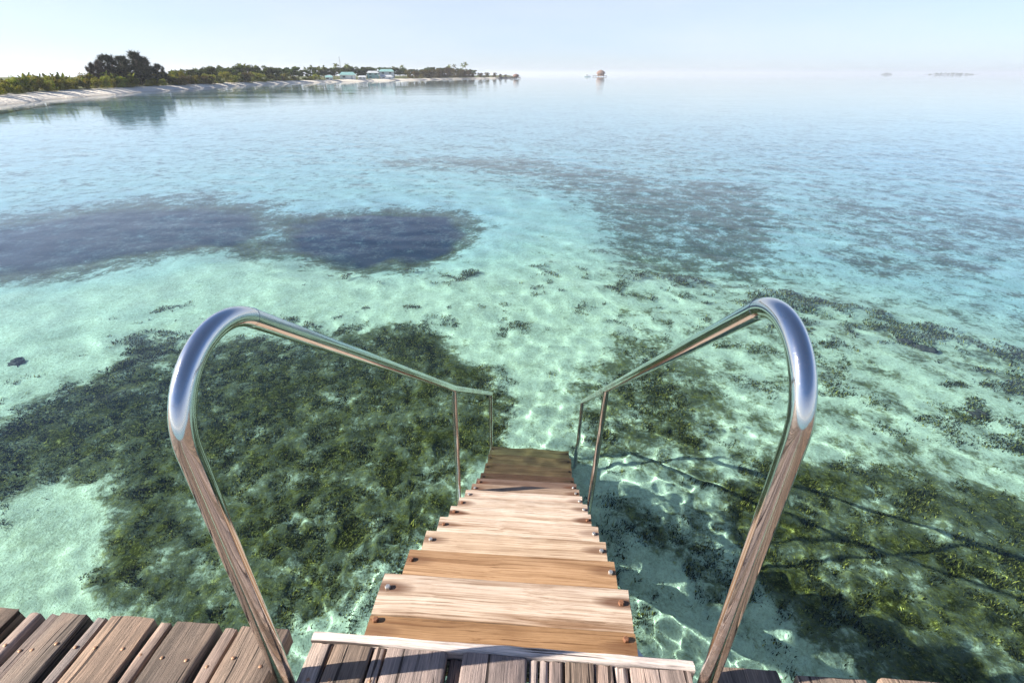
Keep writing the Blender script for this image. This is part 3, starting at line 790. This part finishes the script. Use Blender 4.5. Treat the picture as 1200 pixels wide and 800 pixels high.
def make_palm(key, seed, mat, stem=True):
    r = np.random.RandomState(seed); V, F = [], []
    top = Vector((r.uniform(-.06, .06), r.uniform(-.06, .06), 0.66 if stem else 0.10))
    nf = 15 if stem else 17; L = 0.36 if stem else 0.80
    for k in range(nf):
        a = 2 * math.pi * k / nf + r.uniform(-.25, .25); el = r.uniform(0.0, 1.25) if stem else r.uniform(0.55, 1.4)
        d = Vector((math.cos(a), math.sin(a), 0)); side = Vector((-math.sin(a), math.cos(a), 0))
        ln = L * r.uniform(.8, 1.1); pts = []
        for i in range(9):
            t = i / 8; hor = ln * (math.cos(el) * t + 0.12 * t * t); ver = ln * (math.sin(el) * t - (0.55 if stem else 0.42) * t * t)
            pts.append(top + d * hor + Vector((0, 0, ver)))
        for i in range(1, 9):
            for sg in (-1, 1):
                for q in (0.0, 0.5):
                    p = pts[i - 1].lerp(pts[i], q); tdir = (pts[i] - pts[i - 1]).normalized()
                    wl = ln * 0.26 * math.sin(math.pi * min(1, (i + q) / 9 * 0.92 + 0.06)) + 0.01
                    tip = p + side * sg * wl * 0.8 + tdir * wl * 0.6 + Vector((0, 0, -wl * 0.45))
                    wv = tdir * ln * 0.035; n0 = len(V)
                    V += [p - wv, p + wv, tip]; F.append((n0, n0 + 1, n0 + 2))
    me = bpy.data.meshes.new('crown'); me.from_pydata([tuple(x) for x in V], [], F); me.materials.append(mat)
    b = MB(); b.tube([(0, 0, -0.02), (top.x * .2, top.y * .2, top.z * .4), (top.x * .6, top.y * .6, top.z * .75), tuple(top)], 0.018 if stem else 0.03, 7, True, 0.012 if stem else 0.02)
    protos[key] = (me, b.mesh('trunk', M['bark']))
for k in range(4): make_shrub(('shrub', k), 20 + k, M['shrub'])
for k in range(2): make_shrub(('dry', k), 30 + k, M['brown_leaf'])
for k in range(3): make_tree(('tree', k), 40 + k, M['dark'])
for k in range(2): make_casuarina(('cas', k), 50 + k, M['needle'])
make_casuarina(('drycas', 0), 55, M['dry_needle'])
for k in range(3): make_palm(('palm', k), 60 + k, M['palm'])
for k in range(2): make_palm(('fan', k), 70 + k, M['palm'], False)

PH = {}
def plant(name, key, x, ytop, inland, width, label, cat, group, sink=0.0):
    """x, ytop: where its top shows in the photo; it stands 'inland' metres behind the shore line"""
    a = px_ang(x); r = float(shore_r(min(a, A_TIP - R(0.1)))) + inland
    z = float(np.interp(inland, *LZ)) - 0.15
    gx, gy = r * math.sin(a), r * math.cos(a)
    q = ray(x, ytop); H = CAM_Z + q[2] / math.hypot(q[0], q[1]) * r - z
    H = max(H, 0.8)
    t = tag(empty(name, (gx, gy, z - sink), rnd.uniform(0, 6.28)), label, cat, group)
    crown, trunk = protos[key]
    if key not in PH: PH[key] = max(v.co.z for v in crown.vertices)
    t.scale = (H * width, H * width, H / PH[key])
    link('crown', crown, t); link('trunk', trunk, t)
    return t
def U(a, b): return rnd.uniform(a, b)
TOP = [(-40, 88), (0, 88), (30, 86), (60, 84), (80, 86), (100, 83), (120, 80), (200, 82), (215, 82), (240, 79), (258, 77), (290, 77), (330, 78), (360, 79), (400, 79), (440, 81), (480, 81), (525, 78), (560, 83), (590, 87), (606, 89)]
def top_at(x): return float(np.interp(x, [p[0] for p in TOP], [p[1] for p in TOP]))
# low beach scrub and young palms at the left
x = -30
while x < 215:
    t = top_at(x)
    plant('beach_shrub', ('shrub', rnd.randrange(4)), x + U(-3, 3), t + U(7, 13), U(12, 15), U(0.9, 1.3), 'rounded yellow green shrub at the back of the sandy beach', 'shrub', 'shrubs along the back of the beach')
    plant('beach_shrub', ('shrub', rnd.randrange(4)), x + U(-3, 3), t + U(1, 6), U(17, 23), U(0.9, 1.2), 'taller yellow green shrub rising behind the beach front scrub', 'shrub', 'taller shrubs behind the beach scrub')
    if rnd.random() < 0.8:
        plant('young_palm', ('fan', rnd.randrange(2)), x + U(0, 9), t + U(-2, 5), U(15, 23), U(0.7, 0.95), 'young trunkless coconut palm with upright fronds in the beach scrub', 'palm', 'young palms in the beach scrub')
    x += U(9, 12)
# casuarinas
for x, y, inl, w_, key, lab in [(116, 71, 22, 1.1, ('drycas', 0), 'thin brownish casuarina tree at the edge of the tall clump'), (124, 68, 23, 1.2, ('drycas', 0), 'leaning brown casuarina next to the thin brownish one'),
        (136, 61, 22, 1.55, ('cas', 0), 'broad dark casuarina tree with rounded bushy top'), (150, 63, 25, 1.5, ('cas', 1), 'dark bushy casuarina in the middle of the tall clump'),
        (167, 57, 22, 1.25, ('cas', 0), 'tallest dark casuarina tree with feathery pointed top'), (178, 64, 25, 1.35, ('cas', 1), 'dark casuarina on the landward slope of the tallest one'), (190, 73, 22, 1.4, ('cas', 0), 'short dark casuarina at the low end of the clump')]:
    plant('casuarina_tree', key, x, y, inl, w_, lab, 'tree', 'casuarina clump above the beach')
# mixed wood along the shore
x = 205
while x < 375:
    t = top_at(x)
    plant('beach_shrub', ('shrub', rnd.randrange(4)), x + U(-2, 2), t + U(6, 12), U(12, 17), U(1.4, 2.1), 'light green shrub between the casuarinas and the village', 'shrub', 'shrubs between casuarinas and village')
    plant('broadleaf_tree', ('tree', rnd.randrange(3)), x + U(-2, 2), t + U(-1, 4), U(18, 34), U(1.3, 1.9), 'dark green broadleaf tree in the wood between casuarinas and village', 'tree', 'broadleaf trees between casuarinas and village')
    if rnd.random() < 0.7:
        plant('coconut_palm', ('palm', rnd.randrange(3)), x + U(0, 6), t + U(-3, 2), U(32, 60), U(0.8, 1.0), 'tall coconut palm above the wood between casuarinas and village', 'palm', 'coconut palms above the wood')
    if rnd.random() < 0.35:
        plant('dry_shrub', ('dry', rnd.randrange(2)), x + U(0, 6), t + U(6, 12), U(10, 16), U(1.5, 2.2), 'brownish bush in front of the wood beside the village', 'shrub', 'brown bushes beside the village')
    x += U(5.5, 8)
while x < 480:
    t = top_at(x)
    plant('broadleaf_tree', ('tree', rnd.randrange(3)), x + U(-2, 2), t + U(-2.5, 1.5), U(42, 60), U(1.3, 1.9), 'dark green tree standing behind the village houses', 'tree', 'trees behind the village')
    if rnd.random() < 0.45:
        plant('coconut_palm', ('palm', rnd.randrange(3)), x + U(0, 5), t + U(-5, 1), U(45, 70), U(0.8, 1.0), 'coconut palm standing behind the village houses', 'palm', 'palms behind the village')
    x += U(3.6, 5)
while x < 568:
    t = top_at(x)
    plant('dry_shrub', ('dry', rnd.randrange(2)), x + U(-2, 2), t + U(0, 3), U(14, 22), U(1.3, 2.0), 'brown green bush on the headland beyond the village', 'shrub', 'bushes on the headland')
    plant('broadleaf_tree', ('tree', rnd.randrange(3)), x + U(-2, 2), t + U(-1, 2), U(38, 60), U(1.2, 1.7), 'dark tree on the headland beyond the village', 'tree', 'trees on the headland')
    x += U(5, 7)
for x, y in ((528, 75.5), (533, 75), (547, 72.5), (543, 74)):
    plant('coconut_palm', ('palm', rnd.randrange(3)), x, y, 45, 0.7, 'tall coconut palm rising from the headland trees', 'palm', 'palms on the headland')
for x in (572, 579, 586, 592):
    plant('dry_shrub', ('dry', rnd.randrange(2)), x, top_at(x) + U(-0.6, 0.6), 16, 1.6, 'low brown bush at the tip of the headland', 'shrub', 'bushes at the headland tip')

# ---- village
M['wall_white'] = flat_mat('white_wall', (0.72, 0.72, 0.70), 0.8, 0.06, 0.6)
M['wall_teal'] = flat_mat('teal_wall', (0.30, 0.46, 0.44), 0.8, 0.1, 0.6)
M['roof_teal'] = flat_mat('teal_roof', (0.20, 0.36, 0.34), 0.6, 0.15, 0.8)
M['roof_grey'] = flat_mat('grey_roof', (0.42, 0.44, 0.45), 0.6, 0.15, 0.8)
M['glass'] = flat_mat('window_glass', (0.03, 0.04, 0.05), 0.1, 0.1, 1.0)
M['thatch'] = flat_mat('thatch', (0.16, 0.10, 0.075), 0.95, 0.4, 1.2)
M['boat_white'] = flat_mat('white_hull', (0.78, 0.78, 0.76), 0.4, 0.05, 0.8)
M['rock'] = flat_mat('dark_rock', (0.09, 0.085, 0.08), 0.9, 0.4, 0.7)
def spot(x, inland):
    a = px_ang(x); r = float(shore_r(a)) + inland
    z = float(np.interp(inland, *LZ))
    return a, r, z
def house(x0, x1, ytop, inland, wall, roof, label, floors=1):
    a, r, z = spot((x0 + x1) / 2, inland)
    q = ray((x0 + x1) / 2, ytop); H = CAM_Z + q[2] / math.hypot(q[0], q[1]) * r - z
    w_ = abs(px_ang(x1) - px_ang(x0)) * r; dp = max(5.0, w_ * 0.55)
    t = tag(empty('village_house', (r * math.sin(a), r * math.cos(a), z - 0.1), -a), label, 'house')
    hw = H * (0.62 if floors == 1 else 0.75)
    MB().box(-w_ / 2, w_ / 2, -dp / 2, dp / 2, 0, hw).build('wall', wall, t)
    b = MB(); e = 0.5
    v = [(-w_ / 2 - e, -dp / 2 - e, hw - .1), (w_ / 2 + e, -dp / 2 - e, hw - .1), (w_ / 2 + e, dp / 2 + e, hw - .1), (-w_ / 2 - e, dp / 2 + e, hw - .1), (-w_ / 2 * .75, 0, H), (w_ / 2 * .75, 0, H)]
    b.add(v, [(3, 2, 1, 0), (0, 1, 5, 4), (2, 3, 4, 5), (0, 4, 3), (1, 2, 5)]).build('roof', roof, t)
    fh = hw / floors; nwin = max(2, int(w_ / 4))
    for fl in range(floors):
        for k in range(nwin):
            cx = -w_ / 2 + w_ * (k + 0.5) / nwin
            if fl == 0 and k == nwin // 2:
                MB().box(cx - .5, cx + .5, -dp / 2 - .06, -dp / 2 + .1, 0.02, min(2.1, fh * .75)).build('door', M['roof_grey'], t)
            else:
                MB().box(cx - .7, cx + .7, -dp / 2 - .05, -dp / 2 + .1, fl * fh + fh * .35, fl * fh + fh * .75).build('window', M['glass'], t)
    return t
house(383, 391, 88.2, 12, M['wall_white'], M['roof_teal'], 'tiny white hut with teal roof, the smallest of the village')
house(400, 418, 84.3, 20, M['wall_white'], M['roof_teal'], 'long white house with teal hip roof beside the tiny hut')
house(432, 445, 83.0, 24, M['wall_teal'], M['roof_grey'], 'teal walled house with grey roof, between two white ones', 2)
house(446, 463, 81.0, 30, M['wall_white'], M['roof_teal'], 'tall two storey white house with teal roof, largest in the village', 2)
house(447, 461, 87.8, 12, M['wall_white'], M['roof_grey'], 'low white shed with grey roof below the tall two storey house')
house(421, 430, 88.5, 14, M['wall_white'], M['roof_grey'], 'low white shed with grey roof beside the long house')
a, r, z = spot(402, 60)
q = ray(402, 66); H = CAM_Z + q[2] / math.hypot(q[0], q[1]) * r - z
t = tag(empty('radio_mast', (r * math.sin(a), r * math.cos(a), z - .2)), 'thin lattice radio mast rising above the village trees', 'mast')
for k in range(3):
    an = 2 * math.pi * k / 3
    MB().tube([(0.55 * math.cos(an), 0.55 * math.sin(an), 0), (0.18 * math.cos(an), 0.18 * math.sin(an), H)], 0.06, 5).build('leg', M['roof_grey'], t)
b = MB()
for k in range(22):
    z0, z1 = H * k / 22, H * (k + 1) / 22; ra, rb = 0.55 - 0.37 * k / 22, 0.55 - 0.37 * (k + 1) / 22
    for j in range(3):
        a0_, a1_ = 2 * math.pi * j / 3, 2 * math.pi * (j + 1) / 3
        b.tube([(ra * math.cos(a0_), ra * math.sin(a0_), z0), (rb * math.cos(a1_), rb * math.sin(a1_), z1)], 0.03, 4)
b.build('bracing', M['roof_grey'], t)

# ---- headland rocks, jetty hut, sea pavilion, boat
def rocks(x, inl, size, label, seed):
    a, r, z = spot(min(x, 604), inl)
    a = px_ang(x)
    v, f = [], []
    rr = np.random.RandomState(seed); b = MB()
    u, w_ = np.meshgrid(np.linspace(0, 2 * math.pi, 15)[:-1], np.linspace(0, 1, 6))
    bx, by, bz = np.cos(u) * np.sin(w_ * 1.7), np.sin(u) * np.sin(w_ * 1.7), np.cos(w_ * 1.7)
    k = 0.6 + 0.8 * fbm(bx * 1.9 + seed, by * 1.9 + bz + seed, 3, seed)
    v = np.stack([bx * k * size * 2.2, by * k * size, bz * k * size * 0.55], -1).reshape(-1, 3)
    i = np.arange(6 * 14).reshape(6, 14); j = np.roll(i, -1, 1)
    f = np.stack([i[:-1], i[1:], j[1:], j[:-1]], -1).reshape(-1, 4)
    o = link('shore_rock', np_mesh('shore_rock', v, f, M['rock']), None, (r * math.sin(a), r * math.cos(a), -0.1), rr.uniform(-.3, .3))
    return tag(o, label, 'rock', 'rocks at the headland tip')
for k, x in enumerate((583, 588, 593, 598, 602)):
    rocks(x, U(-3, 5), U(1.6, 2.4), 'dark rock in the breakwater at the tip of the headland', 80 + k)

def pavilion(x, ytop, dist, half, name, label, zplat):
    a = px_ang(x); t = tag(empty(name, (dist * math.sin(a), dist * math.cos(a), 0), -a), label, 'pavilion')
    q = ray(x, ytop); H = CAM_Z + q[2] / math.hypot(q[0], q[1]) * dist
    MB().box(-half * 1.25, half * 1.25, -half * .6, half * .6, zplat - .5, zplat).build('platform', M['pile'], t)
    for i in range(6):
        for sy in (-1, 1):
            xx = -half * 1.15 + half * 2.3 * i / 5
            MB().tube([(xx, sy * half * .5, -5.0), (xx, sy * half * .5, zplat - .5)], 0.22, 7).build('pile', M['pile'], t)
    hw = zplat + (H - zplat) * 0.38
    MB().box(-half * .45, half * .75, -half * .4, half * .4, zplat, hw).build('wall', M['wall_brown'], t)
    n = 12; b = MB(); v = []
    for k_, (rr, zz) in enumerate(((1.0, hw - .4), (.78, hw + (H - hw) * .45), (.42, hw + (H - hw) * .8), (.03, H))):
        v += [(half * .15 + rr * half * .85 * math.cos(2 * math.pi * j / n), rr * half * .6 * math.sin(2 * math.pi * j / n), zz) for j in range(n)]
    b.add(v, [(i * n + j, i * n + (j + 1) % n, (i + 1) * n + (j + 1) % n, (i + 1) * n + j) for i in range(3) for j in range(n)] + [tuple(range(n))[::-1]])
    b.build('roof', M['thatch'], t)
    for k_ in range(4):
        cx = -half * .35 + half * 1.0 * k_ / 3.3
        MB().box(cx, cx + half * .12, -half * .4 - .06, -half * .4 + .05, zplat + .8, hw - .5).build('window', M['glass'], t)
    return t
M['wall_brown'] = flat_mat('timber_wall', (0.42, 0.24, 0.16), 0.8, 0.25, 0.5)
pavilion(702, 82.0, 800, 8.0, 'sea_pavilion', 'brown thatched pavilion on stilts standing alone far out in the sea', 1.5)
pavilion(604, 86.6, 470, 3.4, 'jetty_hut', 'small thatched hut on stilts off the tip of the headland', 1.3)
a = px_ang(687.5); d = 780
bt = tag(empty('boat', (d * math.sin(a), d * math.cos(a), 0.0), -a + 0.1), 'small white motor boat moored beside the sea pavilion', 'boat')
b = MB(); prof = [(-4.2, 1.3), (-2, 1.5), (1.5, 1.35), (3.4, .7), (4.6, .05)]
v = []
for x_, w_ in prof: v += [(x_, -w_, 1.25 + .06 * max(0, x_)), (x_, -w_ * .5, -.35), (x_, w_ * .5, -.35), (x_, w_, 1.25 + .06 * max(0, x_))]
f = [(i * 4 + j, i * 4 + j + 1, i * 4 + j + 5, i * 4 + j + 4) for i in range(4) for j in range(3)] + [(i * 4 + 3, i * 4, i * 4 + 4, i * 4 + 7) for i in range(4)] + [(0, 1, 2, 3)]
b.add(v, f).build('hull', M['boat_white'], bt)
cb = MB().box(-2.0, 1.0, -1.0, 1.0, 1.25, 2.9).build('cabin', M['boat_white'], bt)
MB().box(-1.7, 0.8, -1.04, 1.04, 2.0, 2.6).build('window', M['glass'], cb)

# ---- far islands on the horizon
def far_island(x0, x1, ytop, dist, label, seed):
    xm = (x0 + x1) / 2; a = px_ang(xm); q = ray(xm, ytop)
    H = CAM_Z + q[2] / math.hypot(q[0], q[1]) * dist; L = abs(px_ang(x1) - px_ang(x0)) * dist / 2
    t = tag(empty('far_island', (dist * math.sin(a), dist * math.cos(a), -0.5), -a), label, 'island', 'islands on the horizon')
    n = 40; v, f = [], []
    for i in range(n + 1):
        u = -1 + 2 * i / n; h = 1.0 + 1.2 * max(0, 1 - u * u)
        v += [(u * L, -30 * max(0.02, 1 - u * u) , 0), (u * L, 0, h), (u * L, 30 * max(0.02, 1 - u * u), 0)]
    for i in range(n): f += [(i * 3, i * 3 + 3, i * 3 + 4, i * 3 + 1), (i * 3 + 1, i * 3 + 4, i * 3 + 5, i * 3 + 2)]
    MB().add(v, f).build('shore', M['rock'], t)
    r = np.random.RandomState(seed); cs, rs = [], []
    for _ in range(90):
        u = r.uniform(-.86, .86); hh = H * (1 - abs(u) ** 2.2) * r.uniform(.55, 1.0)
        cs.append((u * L, r.uniform(-12, 12), max(1.5, hh * r.uniform(.3, .9)))); rs.append(max(1.2, hh * .32))
    c = np.repeat(np.array(cs), 30, 0); rad = np.repeat(np.array(rs), 30); k = len(c)
    d = r.normal(0, 1, (k, 3)); d /= np.linalg.norm(d, axis=1)[:, None]; p = c + d * rad[:, None]
    p[:, 2] = np.maximum(p[:, 2], .5); sz = r.uniform(.6, 1.5, k)[:, None]
    e1 = r.normal(0, 1, (k, 3)); e1 /= np.linalg.norm(e1, axis=1)[:, None]; e2 = np.cross(e1, d); e2 /= np.linalg.norm(e2, axis=1)[:, None] + 1e-9
    v = np.stack([p - e1 * sz, p + e2 * sz, p + e1 * sz, p - e2 * sz], 1).reshape(-1, 3)
    link('crown', np_mesh('crown', v, np.arange(k * 4).reshape(-1, 4), M['dark']), t)
far_island(1078, 1140, 84.6, 4200, 'long low wooded island fading into the haze on the horizon', 3)
far_island(1028, 1042, 85.4, 4600, 'tiny low island next to the long one on the hazy horizon', 4)

# ------------------------------------------------------------------ haze
m, nt, out = new_mat('haze')
pv = N(nt, 'VolumePrincipled', {'Color': (0.86, 0.92, 1.0, 1), 'Density': 0.00022, 'Anisotropy': 0.2})
nt.links.new(pv.outputs[0], out.inputs['Volume'])
hz = MB().box(-7400, 7400, -7400, 7400, -8.0, 26.0).build('haze', m)
tag(hz, 'thin pale sea haze over the water', 'haze', kind='stuff')
